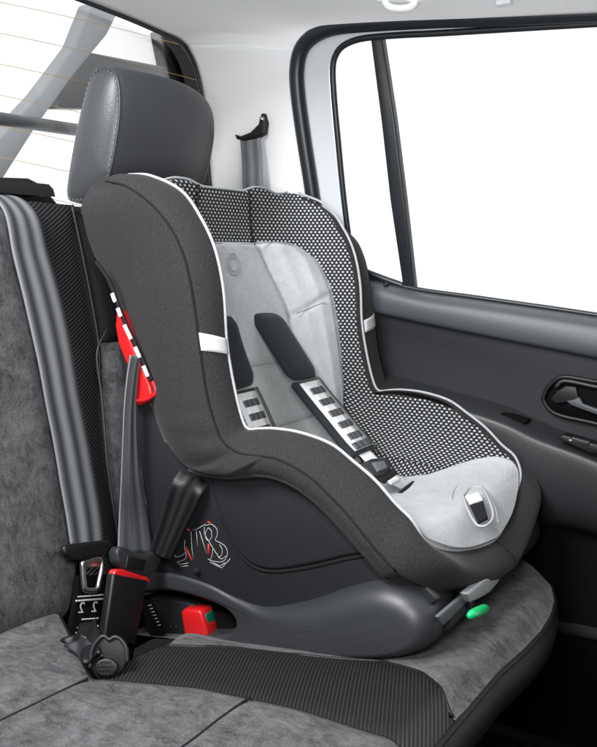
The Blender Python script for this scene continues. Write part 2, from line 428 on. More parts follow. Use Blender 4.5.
# added dark sheet standing in for the shade deep in the seat joint
box('seat_joint_shade', (.95, .985, -.02), (.75, 0, 0), (0, .01, 0), (0, 0, .13), M_deep, bench)
# headrest (part of the bench)
hr = bpy.data.objects.new('headrest', None)
prof = pts([(108, 180), (114, 150), (119, 115), (119, 86), (114, 70), (104, 66), (94, 70), (85, 95), (76, 135), (69, 175), (67, 196), (72, 203), (92, 200)], 'X', 1.06)
prof = cr(prof+[prof[0]], 49)[:-1]; pc = prof.mean(0)
G = []
secs = [(1.044, .0), (1.045, .3), (1.048, .6), (1.054, .86), (1.061, .965), (1.068, 1.0), (1.09, 1.015), (1.13, 1.03), (1.17, 1.035), (1.21, 1.03), (1.25, 1.0), (1.285, .94), (1.31, .86), (1.328, .76), (1.338, .60), (1.342, .35), (1.343, 0)]
for x, s in secs:
    ring = []
    for p in prof:
        q = pc+(p-pc)*s; q[0] = x
        q[1] -= .012*math.cos((x-1.2)/.15*math.pi/2)*(1 if p[1] < pc[1] else 0)
        ring.append(q)
    G.append(ring)
G = np.array(G)
vs = G.reshape(-1, 3)
hb = obj('headrest', vs, grid_faces(len(secs), 48, True), M_leather, bench, sub=1, merge=True)
ring = G[4].copy(); ring[:, 0] -= .0
tube('seam_piping', np.array([pc+(p-pc)*1.0+V(0, 0, 0) for p in ring]), .002, M_leather, hb, closed=True)
# stitch row beside the seam
st = []
R2 = arc(np.vstack([[pc+(p-pc)*V(1, .975, .975) for p in ring], [pc+(ring[0]-pc)*V(1, .975, .975)]]), 120)
for i in range(0, 118, 2):
    a, b = R2[i], R2[i+1]; a = a.copy(); b = b.copy(); a[0] = b[0] = 1.0578; st.append(tube_geo([a, b], .0004, 5))
obj('stitching', *join(*st), M_grooveL, hb)
for x in (1.14, 1.26):
    tube('headrest_post', [(x, 1.09, .56), (x, 1.085, .64)], .006, M_metal, hb)

# ================================================================== CHILD SEAT
cs = thing('child_car_seat', 'forward facing child car seat with charcoal wings, dotted lining and light grey padding', 'child seat', (1.2, .65, -.08))
xc = 1.2
RIM = [((128, 176), .99), ((150, 177), .99), ((181, 192), .99), ((201, 220), .99), ((215, 252), .99), ((223, 293), .99), ((226, 341), .99), ((232, 380), .99), ((240, 415), .99), ((247, 430), .99), ((260, 430), .99), ((275, 430), .99), ((300, 434), .99), ((330, 445), .99), ((352, 462), .99), ((375, 482), .99), ((395, 505), .99), ((412, 522), .99)]
Pr = [on(u, v, 'X', x) for (u, v), x in RIM]+[V(1.0, .436, .146), V(1.045, .430, .122), V(1.11, .420, .104), V(1.2, .410, .094)]
SEA = [((104, 181), .97), ((126, 186), .955), ((150, 203), .945), ((168, 224), .945), ((181, 249), .945), ((190, 282), .945), ((198, 335), .945), ((204, 380), .945), ((211, 412), .945), ((222, 440), .945), ((240, 453), .945), ((262, 456), .945), ((280, 460), .945), ((307, 475), .945), ((330, 496), .945), ((352, 520), .945), ((376, 550), .945), ((400, 574), .95)]
Br = [on(u, v, 'X', x) for (u, v), x in SEA]+[on(428, 588, 'X', .985), on(446, 592, 'X', 1.05), on(466, 591, 'X', 1.12), on(492, 577, 'X', 1.2)]
LOW = [((99, 182), 1.0), ((88, 190), 1.0), ((80, 212), 1.0), ((88, 242), 1.0), ((110, 290), 1.0), ((122, 316), .99), ((136, 350), .985), ((147, 385), .98), ((156, 415), .97), ((169, 446), .965), ((190, 468), .96), ((225, 476), .955), ((262, 474), .955), ((290, 482), .955), ((316, 500), .955), ((340, 524), .955), ((366, 554), .96), ((392, 582), .975)]
Ar = [on(u, v, 'X', x) for (u, v), x in LOW]+[on(425, 597, 'X', 1.01), on(446, 601, 'X', 1.07), on(468, 599, 'X', 1.13), on(492, 588, 'X', 1.2)]
CEN = [(.915, .632), (.912, .628), (.915, .59), (.914, .55), (.908, .50), (.895, .445), (.878, .385), (.86, .32), (.84, .265), (.815, .215), (.785, .175), (.745, .145), (.69, .128), (.63, .122), (.58, .124), (.53, .130), (.49, .136), (.46, .138), (.448, .135), (.436, .125), (.424, .11), (.412, .096)]
K = 6
NR = (len(Pr)-1)*K+1
PR, BR, AR = cr(Pr, NR), cr(Br, NR), cr(Ar, NR)
CC = cr([(xc, a, b) for a, b in CEN], NR)
def mir(a): a = np.array(a, float).copy(); a[..., 0] = 2*xc-a[..., 0]; return a
# cover: piping -> seam -> lower edge -> turned in
def cover_rows():
    rows = []
    for i in range(NR):
        T = PR[min(i+1, NR-1)]-PR[max(i-1, 0)]; T /= np.linalg.norm(T)
        P, B, A = PR[i], BR[i], AR[i]
        def nrm(d):
            n = np.cross(T, d); n /= np.linalg.norm(n)+1e-9
            return n
        n1 = nrm(B-P); n2 = nrm(A-B)
        ref = V(-1, -.6, 0) if i < K*17 else V(-.3, -1, 0)
        if np.dot(n1, ref) < 0: n1 = -n1
        if np.dot(n2, ref) < 0: n2 = -n2
        if i >= K*17: n1 = n1+V(0, 0, 0)
        frontal = sstep(K*16, K*19, i)
        r = []
        r.append(P+V(.006, .008, 0)*(1-frontal)+V(0, .008, -.004)*frontal)
        for s in np.linspace(0, 1, 7): r.append(P*(1-s)+B*s+n1*(.006+.022*frontal)*4*s*(1-s)*(1+.3*frontal))
        b2 = .010+.006*sstep(0, K*5, i)
        if i > K*11: b2 = .006
        # gathered wrinkles at the bend between wing and arm
        for s in np.linspace(0, 1, 13)[1:]:
            wr = .0022*math.sin(i*1.15+s*3.0)*math.exp(-((i-K*9)/(K*1.3))**2)*(1-s)**1.0 if i < K*12 else 0
            r.append(B*(1-s)+A*s+n2*(b2*4*s*(1-s)+wr))
        inn = V(.05-.034*sstep(K*8, K*11, i), -.004, .004) if i < K*17 else V(.03*(1-frontal), .05, .012)
        if i < K*2: inn = inn*(i/(K*2))+V(.02, .02, -.012)*(1-i/(K*2))
        r.append(A+inn*.25-V(0, 0, .002)); r.append(A+inn)
        rows.append(r)
    return np.array(rows)
CR = cover_rows()
FAR = mir(CR[-2:K:-1])
for k in range(len(FAR)):
    i = NR-2-k; f = 1-sstep(K*8, K*11, i)
    for j in range(1, FAR.shape[1]): FAR[k, j] += V(.024, -.004, 0)*f*min(1, j/7)+V(0, 0, -.04)*min(1, j/4)*(1-sstep(K, K*4, i))
allr = np.vstack([CR, FAR])
cover = gridobj('seat_cover', allr, M_cover, cs, solid=.003, offs=0, sub=1)
pline = np.vstack([PR[3:], mir(PR[-2:2:-1])])
tube('piping', smooth_curve(np.vstack([Pr[0:], mir(np.array(Pr[-2:0:-1]))])+V(0, -.001, .002), 260), .0024, M_piping, cover, seg=8)
sl = np.vstack([BR[:K*19], ])
for sgn in (0, 1):
    L_ = [BR[i]+(BR[i]-PR[i])/np.linalg.norm(BR[i]-PR[i])*0+V(-.0012, -.001, 0) for i in range(K if sgn else 2, K*17)]
    L_ = np.array(L_); L_ = mir(L_)+np.array([V(.024, -.004, 0)*(1-sstep(K*8, K*11, q))+V(0, 0, -.04)*(1-sstep(K, K*4, q)) for q in range(K, K*17)]) if sgn else L_
    tube('cover_seam', L_, .0016, M_seam, cover, seg=6)
mid = CR[-1]
tube('cover_seam', [p+V(0, -.0015, 0) for p in CR[-1][1:19]], .0012, M_seam, cover, seg=6)
low = np.vstack([AR[K*10:], mir(AR[-2:K*10:-1])])
tube('cover_hem', low+V(0, 0, -.001), .0045, M_cover, cover, seg=8)
# top back closure of the wings: cap over the top of the shell
G = []
for s in np.linspace(0, 1, 17):
    x = .968+(2*xc-2*.968)*s; k = 1-abs(2*s-1)**4
    ytop = .93; zt = .640-.010*k
    row = []
    for (dy, dz) in [(-.03, -.008), (-.014, .0), (.02, .0), (.06, -.004), (.095, -.016), (.115, -.045), (.10, -.12), (.04, -.25), (-.02, -.36), (-.04, -.46), (-.02, -.55)]:
        row.append((x, ytop+dy*(1 if dy > 0 else 1), zt+dz))
    G.append(row)
G = np.array(G)
# ---- bucket surface
def Sf(i, th, off=0, n=2.8):
    """i: fractional row (station units), th: radians, off: distance towards the child"""
    def raw(i, th):
        f = min(max(i*K, 0), NR-1); a = int(f); b = min(a+1, NR-1); t = f-a
        p = PR[a]*(1-t)+PR[b]*t; c = CC[a]*(1-t)+CC[b]*t; e = 2/n
        s, co = math.sin(th), math.cos(th)
        g = abs(co)**e; q = p+(c-p)*g; q[0] = xc+(xc-p[0])*(1 if s > 0 else -1)*abs(s)**e
        dx = abs(q[0]-xc); q[2] += .010*sstep(.05, .10, dx)*(1-sstep(.12, .17, dx))*(1-sstep(0, 2.6, i)); return q
    q = raw(i, th)
    if off:
        a = raw(min(i+.12, 21), th)-raw(max(i-.12, 0), th); b = raw(i, min(th+.03, 1.55))-raw(i, max(th-.03, -1.55))
        nn = np.cross(a, b); nn /= np.linalg.norm(nn)+1e-9
        cdir = V(xc, .55, .5)-q
        if np.dot(nn, cdir) < 0: nn = -nn
        q = q+nn*off
    return q
def surf_patch(name, rows, lo, hi, m, parent, off=0, nt=40, uvf=None, edge_round=0, label=None, extra=None, **k):
    G, U = [], []
    for i in rows:
        a, b = lo(i), hi(i); row, ur = [], []
        for j in range(nt):
            s = j/(nt-1); th = a+(b-a)*s
            o = off
            if edge_round:
                e = min(min(s, 1-s)*abs(b-a)*.22, (i-rows[0])*.055, (rows[-1]-i)*.055+ (1 if name == 'seat_pad' else 0))
                o = -.002+(off+.002)*(1-math.exp(-max(e, 0)/.006))
            if extra: o += extra(i, th)
            p = Sf(i, th, o); row.append(p)
            ur.append(uvf(p, i) if uvf else (p[0], p[2]))
        G.append(row); U.append(ur)
    return gridobj(name, G, m, parent, uv=U, label=label, **k)
R = math.radians
def seam_th(i): return R(float(np.interp(i, [0, 3, 6, 9, 12, 21], [12, 15, 30, 40, 45, 50])))
def uv_side(p, i):
    hw = xc-abs(np.interp(i, range(len(Pr)), [q[0] for q in Pr])-0)
    d = .21-abs(p[0]-xc); w = sstep(.25, .36, p[2])
    return (p[1]+.75*d*w, p[2]-.75*d*(1-w))
rows_all = np.linspace(0, 21, 150)
liner = surf_patch('lining', rows_all, lambda i: -seam_th(i), seam_th, M_dots, cs, uvf=lambda p, i: (p[0], p[2] if p[2] > .2 else p[1]), nt=30, solid=.004, offs=0)
surf_patch('side_lining', rows_all, seam_th, lambda i: R(88.6), M_dots, cs, uvf=uv_side, nt=46, solid=.001, offs=0)
surf_patch('side_lining', rows_all, lambda i: -R(88.6), lambda i: -seam_th(i), M_dots, cs, uvf=uv_side, nt=46, solid=.001, offs=0)
for sg in (-1, 1):
    tube('lining_seam', [Sf(i, sg*seam_th(i), .003) for i in np.linspace(.3, 4, 30)], .0018, M_seam, liner, seg=6)
top = [Sf(.4, th, .0) for th in np.linspace(-R(88), R(88), 80)]
tube('piping', np.array(top)+V(0, 0, .003), .0022, M_piping, liner, seg=8)
# insert: back pad and seat pad
def bw(i): return R(float(np.interp(i, [3.1, 3.25, 3.5, 4, 5, 6, 7, 8, 9, 10, 11, 11.6], [26, 40, 56, 67, 74, 76, 74, 69, 60, 48, 36, 32])))
def groove(i, th, sd):
    return 0
def back_extra(i, th):
    a = abs(th); ts = R(float(np.interp(i, [3, 5.4, 8, 11.6], [15, 31, 34, 34])))
    h = .014*sstep(ts, ts+.25, a)*(1-sstep(bw(i)-.25, bw(i), a))          # side bolsters
    h -= .006*math.exp(-((a-ts)/.035)**2)
    if a > ts: h -= .005*math.exp(-((i-(5.7+.5*(ts-a)/.7))/.09)**2)
    for k in (6.9, 8.9):
        if a < ts: h -= .005*math.exp(-((i-k)/.09)**2)
    return h
bpad = surf_patch('back_pad', np.linspace(3.1, 11.6, 150), lambda i: -bw(i), bw, M_insert, cs, off=.014, nt=90, edge_round=1, extra=back_extra)
def sw(i): return R(float(np.interp(i, [11.4, 12, 13, 14, 15, 16, 17, 18, 21], [26, 24, 26, 35, 58, 78, 86, 89, 89])))
spad = surf_patch('seat_pad', np.linspace(11.4, 20.98, 150), lambda i: -sw(i), sw, M_insert, cs, off=.010, nt=80, edge_round=1)
def surfline(name, L, off, r, m, parent):
    P = np.array([Sf(i, R(t), off) for i, t in L]); return tube(name, smooth_curve(P, 60), r, m, parent, seg=6)
for sg in (-1, 1):
    surfline('pad_seam', [(3.3, sg*17), (4, sg*21), (5.4, sg*31), (6.5, sg*32.5), (8, sg*34), (10, sg*34)], .0085, .0012, M_grooveL, bpad)
    bl = [(3.22, sg*3), (3.25, sg*38), (3.6, sg*55), (4.1, sg*64), (5, sg*71), (6, sg*73), (7, sg*71), (8, sg*66), (9, sg*57), (10, sg*46)]
    surfline('pad_seam', bl, .014, .0011, M_grooveL, bpad)
surfline('pad_seam', [(5.65, 34), (5.5, 50), (5.35, 68)], .0255, .0010, M_grooveL, bpad)
surfline('pad_seam', [(6.9, -33), (6.9, 0), (6.9, 33)], .0095, .0010, M_grooveL, bpad)
surfline('pad_seam', [(8.9, -33), (8.9, 0), (8.9, 33)], .0095, .0010, M_grooveL, bpad)
# round embossed emblem on the head part: ring and small ring inside
ce = Sf(3.95, 0, .0155)
ex = V(1, 0, 0); ez = Sf(3.6, 0)-Sf(4.3, 0); ez /= np.linalg.norm(ez)
rg = []
for rr, w in ((.019, .0009), (.0125, .0008)):
    rg.append(tube_geo([ce+ex*rr*math.cos(a)+ez*rr*math.sin(a) for a in np.linspace(0, 2*math.pi, 40)[:-1]], w, 6, True))
obj('embossed_emblem', *join(*rg), M_grooveL, bpad)

# crotch buckle slot on seat pad
def spf(i, t, o=0): return Sf(i, R(t), o)
c0 = spf(16.3, 2, .011); yv = spf(17.3, 2)-spf(15.4, 2); yv /= np.linalg.norm(yv); zv = np.cross(V(1, 0, 0), yv); zv /= np.linalg.norm(zv); zv = zv if zv[2] > 0 else -zv
def loc(c, a, b, d): return c+V(1, 0, 0)*a+yv*b+zv*d
cs0 = hitS = on(477, 508, 'Z', .152)
def sl(u, v, o=0): return onp(u, v, cs0+zv*o, zv)
lobe = [(452, 500), (455, 489), (464, 482), (474, 481), (484, 488), (492, 500), (496, 510), (498, 522)]
tube('slot_stitching', smooth_curve([sl(*p, .0) for p in lobe], 50), .0011, M_grooveL, spad, seg=6)
tube('slot_rim', smooth_curve([sl(*p, .001) for p in [(463, 496), (470, 488), (482, 488), (489, 500), (493, 516), (487, 525), (477, 525), (468, 510), (463, 496)]], 60)[:-1], .0017, M_insert, spad, closed=True)
prism('buckle_slot', [sl(*p, .0028) for p in [(468, 500), (482, 497), (488, 517), (478, 522)]], zv*-.004, M_seam, spad, bevel=.001)
prism('slot_tab', [sl(*p, .007) for p in [(465, 495), (479, 491), (483, 498), (470, 502)]], zv*-.008, M_strapW, spad, bevel=.003)

# ---- harness
def harness(sg, vis):
    X = lambda d: xc+sg*d
    base_px = [((262, 314), .068), ((280, 343), .066), ((300, 375), .064), ((318, 398), .06), ((337, 421), .054), ((355, 443), .046), ((378, 466), .036), ((396, 482), .028)]
    if sg < 0: base_px = [((216, 318), -.068), ((225, 350), -.066), ((237, 384), -.064), ((247, 404), -.062), ((257, 426), -.058), ((268, 448), -.052), ((310, 470), -.036), ((375, 486), -.028)]
    C_ = [on(u, v, 'X', xc+d) for (u, v), d in base_px]
    C_ = np.array(C_)
    root = None
    # width direction: across, turned a little with the strap
    def W(t, hw): w = V(1, .14*sg*0, 0)*hw; return w
    pad = C_[:3]+V(0, -.004, .002)
    pd = []
    cen = smooth_curve(np.vstack([pad, [C_[3]*.25+C_[2]*.75]]), 26)
    for i, p in enumerate(cen):
        t = cen[min(i+1, 25)]-cen[max(i-1, 0)]; t /= np.linalg.norm(t); w = V(1, 0, 0)-t*t[0]; w /= np.linalg.norm(w); nn = np.cross(w, t)
        if nn[1] > 0: nn = -nn
        k = min(i, 25-i); s = min(1, .80+.2*(k/4)); e = min(1, .35+.65*k/3)
        pd.append([p+w*.043*s*np.sign(math.cos(a))*abs(math.cos(a))**.6+nn*.011*e*np.sign(math.sin(a))*abs(math.sin(a))**.7 for a in np.linspace(0, 2*math.pi, 25)[:-1]])
    pd = np.array(pd); vs = pd.reshape(-1, 3)
    f = grid_faces(26, 24, True)+[tuple(range(24))[::-1], tuple(25*24+j for j in range(24))]
    po = obj('shoulder_pad', vs, f, M_blackpad, cs, sub=1)
    # lower sleeve: black backing, white ladder panel with grey rungs
    L = smooth_curve(C_[2:7], 60)
    a0, a1 = 4, 51
    seg = L[a0:a1]
    bk = ribbon('harness_sleeve', seg, [V(.043, 0, 0)]*3, M_blackpad, cs, th=.010, n=24, nw=7)
    t = seg[-1]-seg[0]; t /= np.linalg.norm(t); nn = np.cross(V(1, 0, 0), t); nn = nn if nn[1] < 0 else -nn
    wv = V(1, 0, 0)
    s0, s1 = seg[2], seg[-3]
    Ln = np.linalg.norm(s1-s0); off = nn*.0075
    v = [s0+off-wv*.026, s0+off+wv*.026, s1+off+wv*.024, s1+off-wv*.024]
    seg2 = arc(seg[2:-2], 40)
    def strip(name, pa, pb, hw, lift, m, cx=0, th=.002):
        n = 8; P = np.array([np.array([np.interp(q, np.linspace(0, 1, 40), seg2[:, k]) for k in range(3)]) for q in np.linspace(pa, pb, n)])+nn*lift+wv*cx
        return ribbon(name, P, [wv*hw]*3, m, bk, th=th, n=n, nw=5)
    strip('white_panel', 0, 1, .031, .0062, M_strapW)
    strip('window_webbing', .05, .93, .018, .0078, M_strapW, cx=.001)
    nr = 5
    for k in range(nr):
        q = .10+.17*k
        strip('grey_rung', q, q+.085, .020, .0092, M_strapG, cx=.0015)
    strip('grey_rung', .91, .995, .028, .0092, M_strapG)
    # lower webbing to the buckle
    ribbon('harness_webbing', C_[5:8], [V(.019, 0, 0)]*3, M_strapW, cs, th=.002, n=14)
    return C_
Cf = harness(1, True); harness(-1, False)
# harness tongues and webbing where both straps meet
b0 = Cf[-2]; tdir = Cf[-1]-Cf[-3]; tdir /= np.linalg.norm(tdir)
bn = np.cross(V(1, 0, 0), tdir); bn = bn if bn[2] > 0 else -bn
def tq(l, o=0): return [onp(u, v, b0+bn*o, bn) for u, v in l]
prism('harness_tongue', tq([(363, 462), (372, 458), (386, 457), (392, 466), (384, 474), (374, 476)], .008), -bn*.006, M_tongue, cs, bevel=.003)
prism('tongue_plate', tq([(372, 462), (384, 460), (388, 467), (378, 471)], .011), -bn*.004, M_silveredge, cs, bevel=.0015)
prism('harness_tongue', tq([(374, 476), (388, 466), (396, 470), (398, 474), (386, 482)], .004), -bn*.006, M_black, cs, bevel=.003)
ribbon('crotch_strap', [onp(386, 474, b0+bn*.002, bn), onp(397, 481, b0-bn*.004, bn), onp(408, 488, b0-bn*.016, bn)], [V(.02, 0, 0)]*3, M_strapW, cs, th=.003, n=14)
prism('strap_flap', tq([(399, 491), (412, 481), (427, 478), (418, 485), (402, 494)], -.010), -bn*.004, M_black, cs, bevel=.001)

# reflective bands across the front panels of the wings
def band(sg):
    G = []
    for i in np.linspace(K*5.95, K*6.32, 6):
        a = int(i); t = i-a; r0 = CR[a]*(1-t)+CR[a+1]*t
        r = r0[1:8].copy(); q = []
        for k, p in enumerate(r): q.append(p+V(-.001 if sg < 0 else -.001, -.0026, 0))
        G.append(q)
    G = np.array(G)
    if sg > 0:
        G = mir(G)
        for j in range(G.shape[1]): G[:, j] += V(.024, -.004, 0)*min(1, (j+1)/7)
    gridobj('reflective_band', G, M_reflect, cover, solid=.0012, offs=0)
band(-1); band(1)

# ---- shell: side body, recessed panel, back
def px_poly(l, X): return [on(u, v, 'X', X) for u, v in l]
shell_out = [(132, 345), (150, 400), (165, 440), (200, 462), (260, 462), (300, 475), (345, 515), (385, 560), (425, 585), (440, 600), (425, 612), (380, 620), (300, 622), (240, 615), (190, 590), (150, 575), (146, 540), (145, 490), (130, 420), (118, 350)]
SP = px_poly(shell_out, .98)
shell = prism('seat_shell', SP, (.012, 0, 0), M_shell, cs, bevel=.005, bseg=3)
prism('seat_shell', [V(1.408, p[1], p[2]) for p in SP], (.012, 0, 0), M_shell, cs, bevel=.005, bseg=3)
prism('seat_underbody', [V(1.02, y, z) for y, z in [(.50, .02), (.50, .085), (.60, .085), (.74, .10), (.86, .22), (.93, .24), (.95, .02)]], (.36, 0, 0), M_black, cs, bevel=.01)
rec = [(208, 468), (214, 500), (222, 522), (232, 543), (244, 560), (258, 568), (276, 570), (305, 566), (340, 558), (372, 549), (350, 525), (320, 498), (290, 480), (250, 470)]
rc = smooth_curve(px_poly(rec+[rec[0]], .974), 80)[:-1]
prism('side_panel', rc, (.02, 0, 0), M_shell, shell, bevel=.006, bseg=4)
rr = np.array(rc)[8:52]
tube('panel_groove', rr+V(.007, 0, 0)+V(0, 0, -.004), .0035, M_seam, shell, seg=8)
# back of the shell (rounded hull behind the lining)
G = []
zz = [.606, .604, .60, .55, .48, .40, .32, .24, .16, .08, .0]
yb = [.945, .975, .99, 1.0, .995, .975, .965, .955, .945, .93, .92]
for z, y in zip(zz, yb):
    row = []
    for a in np.linspace(-1, 1, 33):
        row.append((xc+.215*np.sign(a)*abs(a)**.9, y-.03*abs(a)**6-.0, z-.006*abs(a)**4))
    G.append(row)
gridobj('shell_back', G, M_black, cs, solid=.006)
# top cap cover between lining top edge and the hull
G = []
for s in np.linspace(-1, 1, 41):
    x = xc+.222*s; th = s*R(89)
    a = Sf(.4, th); b = V(x, .955-.03*abs(s)**5, .618-.004*abs(s)**3)
    c = V(x, .99-.04*abs(s)**5, .59)
    G.append([a, a*.6+b*.4+V(0, 0, .002), b, c])
gridobj('top_cover', G, M_cover, cs, solid=.003, sub=1)

# lacing along the rear wing edge
lace = smooth_curve([on(u, v, 'X', .962) for u, v in [(100, 262), (113, 281), (120, 300), (130, 325), (142, 350), (155, 380)]], 60)+V(-.008, .0, 0)
lo = tube('elastic_lacing', lace, .0035, M_seam, cover)
dl = []
for a, b in [(17, 22), (24, 29), (32, 40), (43, 49), (52, 58)]:
    dl.append(tube_geo(lace[a:b]+V(-.0035, 0, 0), .0032, 8))
obj('lace_thread', *join(*dl), M_strapW, lo)
# red belt guide lever
rg = [(124, 312), (127, 309), (131, 318), (138, 340), (148, 364), (157, 384), (159, 393), (155, 400), (147, 404), (137, 403), (135, 399), (144, 392), (142, 378), (133, 360), (126, 342), (123, 325)]
lever = prism('belt_guide', px_poly(rg, .976), (-.018, 0, 0), M_red, cs, bevel=.004)
tube('guide_lip', smooth_curve(px_poly([(136, 401), (147, 399), (156, 392), (152, 380)], .957), 20), .0035, M_red, lever)
tube('guide_rod', px_poly([(148, 404), (163, 452)], .985), .0028, M_metal, cs)
box('rod_socket', on(172, 462, 'X', .99), V(.008, 0, 0), (on(190, 468, 'X', .99)-on(165, 458, 'X', .99))*.45, V(0, 0, .012), M_shell, cs, bevel=.004)

# instruction pictogram printed on the side: white outline figures with red routing marks
ST = .9795
def pl(l, r=.0005): return tube_geo([on(u, v, 'X', ST) for u, v in l], r, 5)
def Q(l): return [(160+a/6.63, 510+b/6.63) for a, b in l]
def cv(l): return [tuple(p) for p in cr(Q(l), len(l)*5)]
Wl = [cv([(300, 105), (340, 95), (375, 125), (380, 165), (368, 200), (400, 218), (435, 245), (447, 290), (432, 330), (400, 345), (345, 338), (318, 325)]),
      cv([(293, 115), (298, 165), (325, 210), (350, 250), (375, 290), (405, 325), (440, 305)]), cv([(395, 230), (412, 262), (408, 300), (385, 318)]),
      cv([(350, 260), (345, 300), (335, 330)]), Q([(210, 135), (240, 130), (302, 95)]), Q([(240, 140), (250, 240)]), Q([(262, 140), (310, 290)]),
      Q([(330, 345), (380, 372), (410, 385), (465, 325)]), Q([(352, 350), (400, 372), (430, 350)]), cv([(165, 200), (163, 250), (175, 300), (160, 330), (112, 345)]),
      Q([(112, 345), (135, 362), (185, 352)]), Q([(130, 378), (185, 370)]), Q([(205, 145), (212, 260), (222, 320)]), cv([(95, 300), (110, 312), (150, 300), (165, 285)]),
      cv([(320, 118), (302, 150), (305, 190), (325, 203), (342, 180), (340, 140), (320, 118)])]
Rl = [Q([(172, 245), (190, 290), (214, 335)]), Q([(322, 225), (322, 300)]), Q([(316, 80), (334, 84)]), Q([(182, 128), (196, 136)])]
stk = obj('instruction_print', *join(*[pl(a) for a in Wl]), M_white, shell)
for a in Rl: obj('red_mark', *pl(a, .0015), M_redprint, stk)
tube('peg', [on(197, 571, 'X', .976), on(197, 571, 'X', .982)], .006, M_seam, shell)

# ---- base
BT = [(120, 562), (156, 570), (178, 572), (210, 582), (241, 597), (271, 605), (313, 598), (345, 587), (370, 580), (392, 579), (415, 587), (432, 602), (440, 620), (437, 638), (420, 649), (380, 655), (320, 653), (240, 647), (192, 642), (190, 636), (225, 634), (236, 628), (237, 618), (226, 607), (202, 597), (170, 590), (148, 592), (120, 600)]
def base_slab(X, d, bev):
    c = px_poly(BT, .985)
    c = [V(X, p[1], p[2]) for p in c]
    return prism_geo(c, (d, 0, 0))
def rounded_slab(name, parent, side=-1):
    C0 = smooth_curve([V(0, *on(u, v, 'X', .985)[1:]) for u, v in BT+[BT[0]]], 240)[:-1]
    UVp = smooth_curve([V(u, v, 0) for u, v in BT+[BT[0]]], 240)[:-1]
    n = len(C0); ar = sum(C0[i][1]*C0[(i+1) % n][2]-C0[(i+1) % n][1]*C0[i][2] for i in range(n))
    nr = []
    for i in range(n):
        t = C0[(i+2) % n]-C0[i-2]; m = V(0, -t[2], t[1])*(1 if ar > 0 else -1); nr.append(m/np.linalg.norm(m))
    # local rounding: generous on the foot, small on the slim rear arch
    d, hgt = [], []
    for i in range(n):
        u, v = UVp[i][:2]; foot = sstep(248, 330, u); top = v < 628
        d.append((.008+foot*(.030 if top else .008))*(1 if u < 425 else .8)); hgt.append(.010+.028*foot)
    for _ in range(30):
        d = [(d[i-1]+d[i]+d[(i+1) % n])/3 for i in range(n)]; hgt = [(hgt[i-1]+hgt[i]+hgt[(i+1) % n])/3 for i in range(n)]
    X0 = .986; rings = [[V(X0+.07, C0[i][1], C0[i][2]) for i in range(n)]]
    for a in np.linspace(0, math.pi/2, 9):
        rings.append([V(X0-hgt[i]*math.sin(a), C0[i][1], C0[i][2])+nr[i]*d[i]*(1-math.cos(a)) for i in range(n)])
    vs = [p for rg in rings for p in rg]
    if side > 0: vs = [V(2*xc-p[0], p[1], p[2]) for p in vs]
    f = grid_faces(len(rings), n, True); f.append(tuple((len(rings)-1)*n+i for i in range(n))); f.append(tuple(range(n))[::-1])
    return obj(name, vs, f, M_base, parent)
base = rounded_slab('base', cs)
rounded_slab('base_foot', base, 1)
mid_o = [on(u, v, 'X', 1.0) for u, v in [(250, 600), (330, 605), (400, 600), (424, 612), (422, 640), (380, 652), (250, 645)]]
prism('base_bridge', [V(1.03, p[1], p[2]) for p in mid_o], (.34, 0, 0), M_black, base, bevel=.006)
# ledge line low on the base side
# front step of the near foot
stp = [on(u, v, 'X', .99) for u, v in [(424, 600), (446, 616), (446, 634), (424, 642)]]
prism('base_step', [V(1.0, p[1], p[2]) for p in stp], (.095, 0, 0), M_shell, base, bevel=.004)
# silver release handle and green indicator
yh = .385
hp = [(467, 594), (475, 588), (486, 579), (496, 572), (500, 572), (501, 577), (498, 584), (490, 593), (480, 599), (471, 603)]
prism('release_handle', [on(u, v, 'Y', yh) for u, v in hp], (0, .012, 0), M_silver, cs, bevel=.003)
tube('handle_stem', [on(468, 590, 'Y', .392), on(470, 608, 'Y', .395)], .003, M_metal, cs)
prism('handle_bracket', [on(u, v, 'Y', .395) for u, v in [(438, 617), (466, 593), (470, 600), (444, 626)]], (0, .006, 0), M_silveredge, cs, bevel=.002)
gp = [on(469, 616, 'Y', .36), on(472, 614.5, 'Y', .36), on(478, 612, 'Y', .36), on(484, 609, 'Y', .36), on(487, 607.5, 'Y', .36)]
tube('indicator', gp, [.0035, .0062, .0068, .0062, .0035], M_green, cs, seg=12)

# isofix arm with red/green indicator inside the arch
X0 = 1.0
arm = prism('isofix_arm', px_poly([(150, 598), (185, 602), (196, 606), (196, 640), (160, 640), (146, 636)], X0), (.035, 0, 0), M_shell, cs, bevel=.004)
prism('isofix_arm', px_poly([(182, 612), (232, 612), (236, 634), (182, 640)], X0+.01), (.03, 0, 0), M_deep, cs, bevel=.004)
prism('red_indicator', px_poly([(180, 612), (184, 609), (200, 611), (207, 634), (206, 641), (196, 642), (184, 637)], X0-.016), (.03, 0, 0), M_red, arm, bevel=.005)
prism('green_indicator', px_poly([(202, 613), (206, 615), (210, 636), (206, 640)], X0-.008), (.02, 0, 0), M_dgreen, arm, bevel=.002)
dd = [tube_geo([on(u, 627, 'X', X0-.001), on(u+.8, 627, 'X', X0-.001)], .0022, 8) for u in (164, 170, 176)]
obj('printed_dots', *join(*dd), M_tongue, arm)

# ================================================================== SEAT BELTS
def belt_thing(name, label, cat, p): return thing(name, label, cat, p)
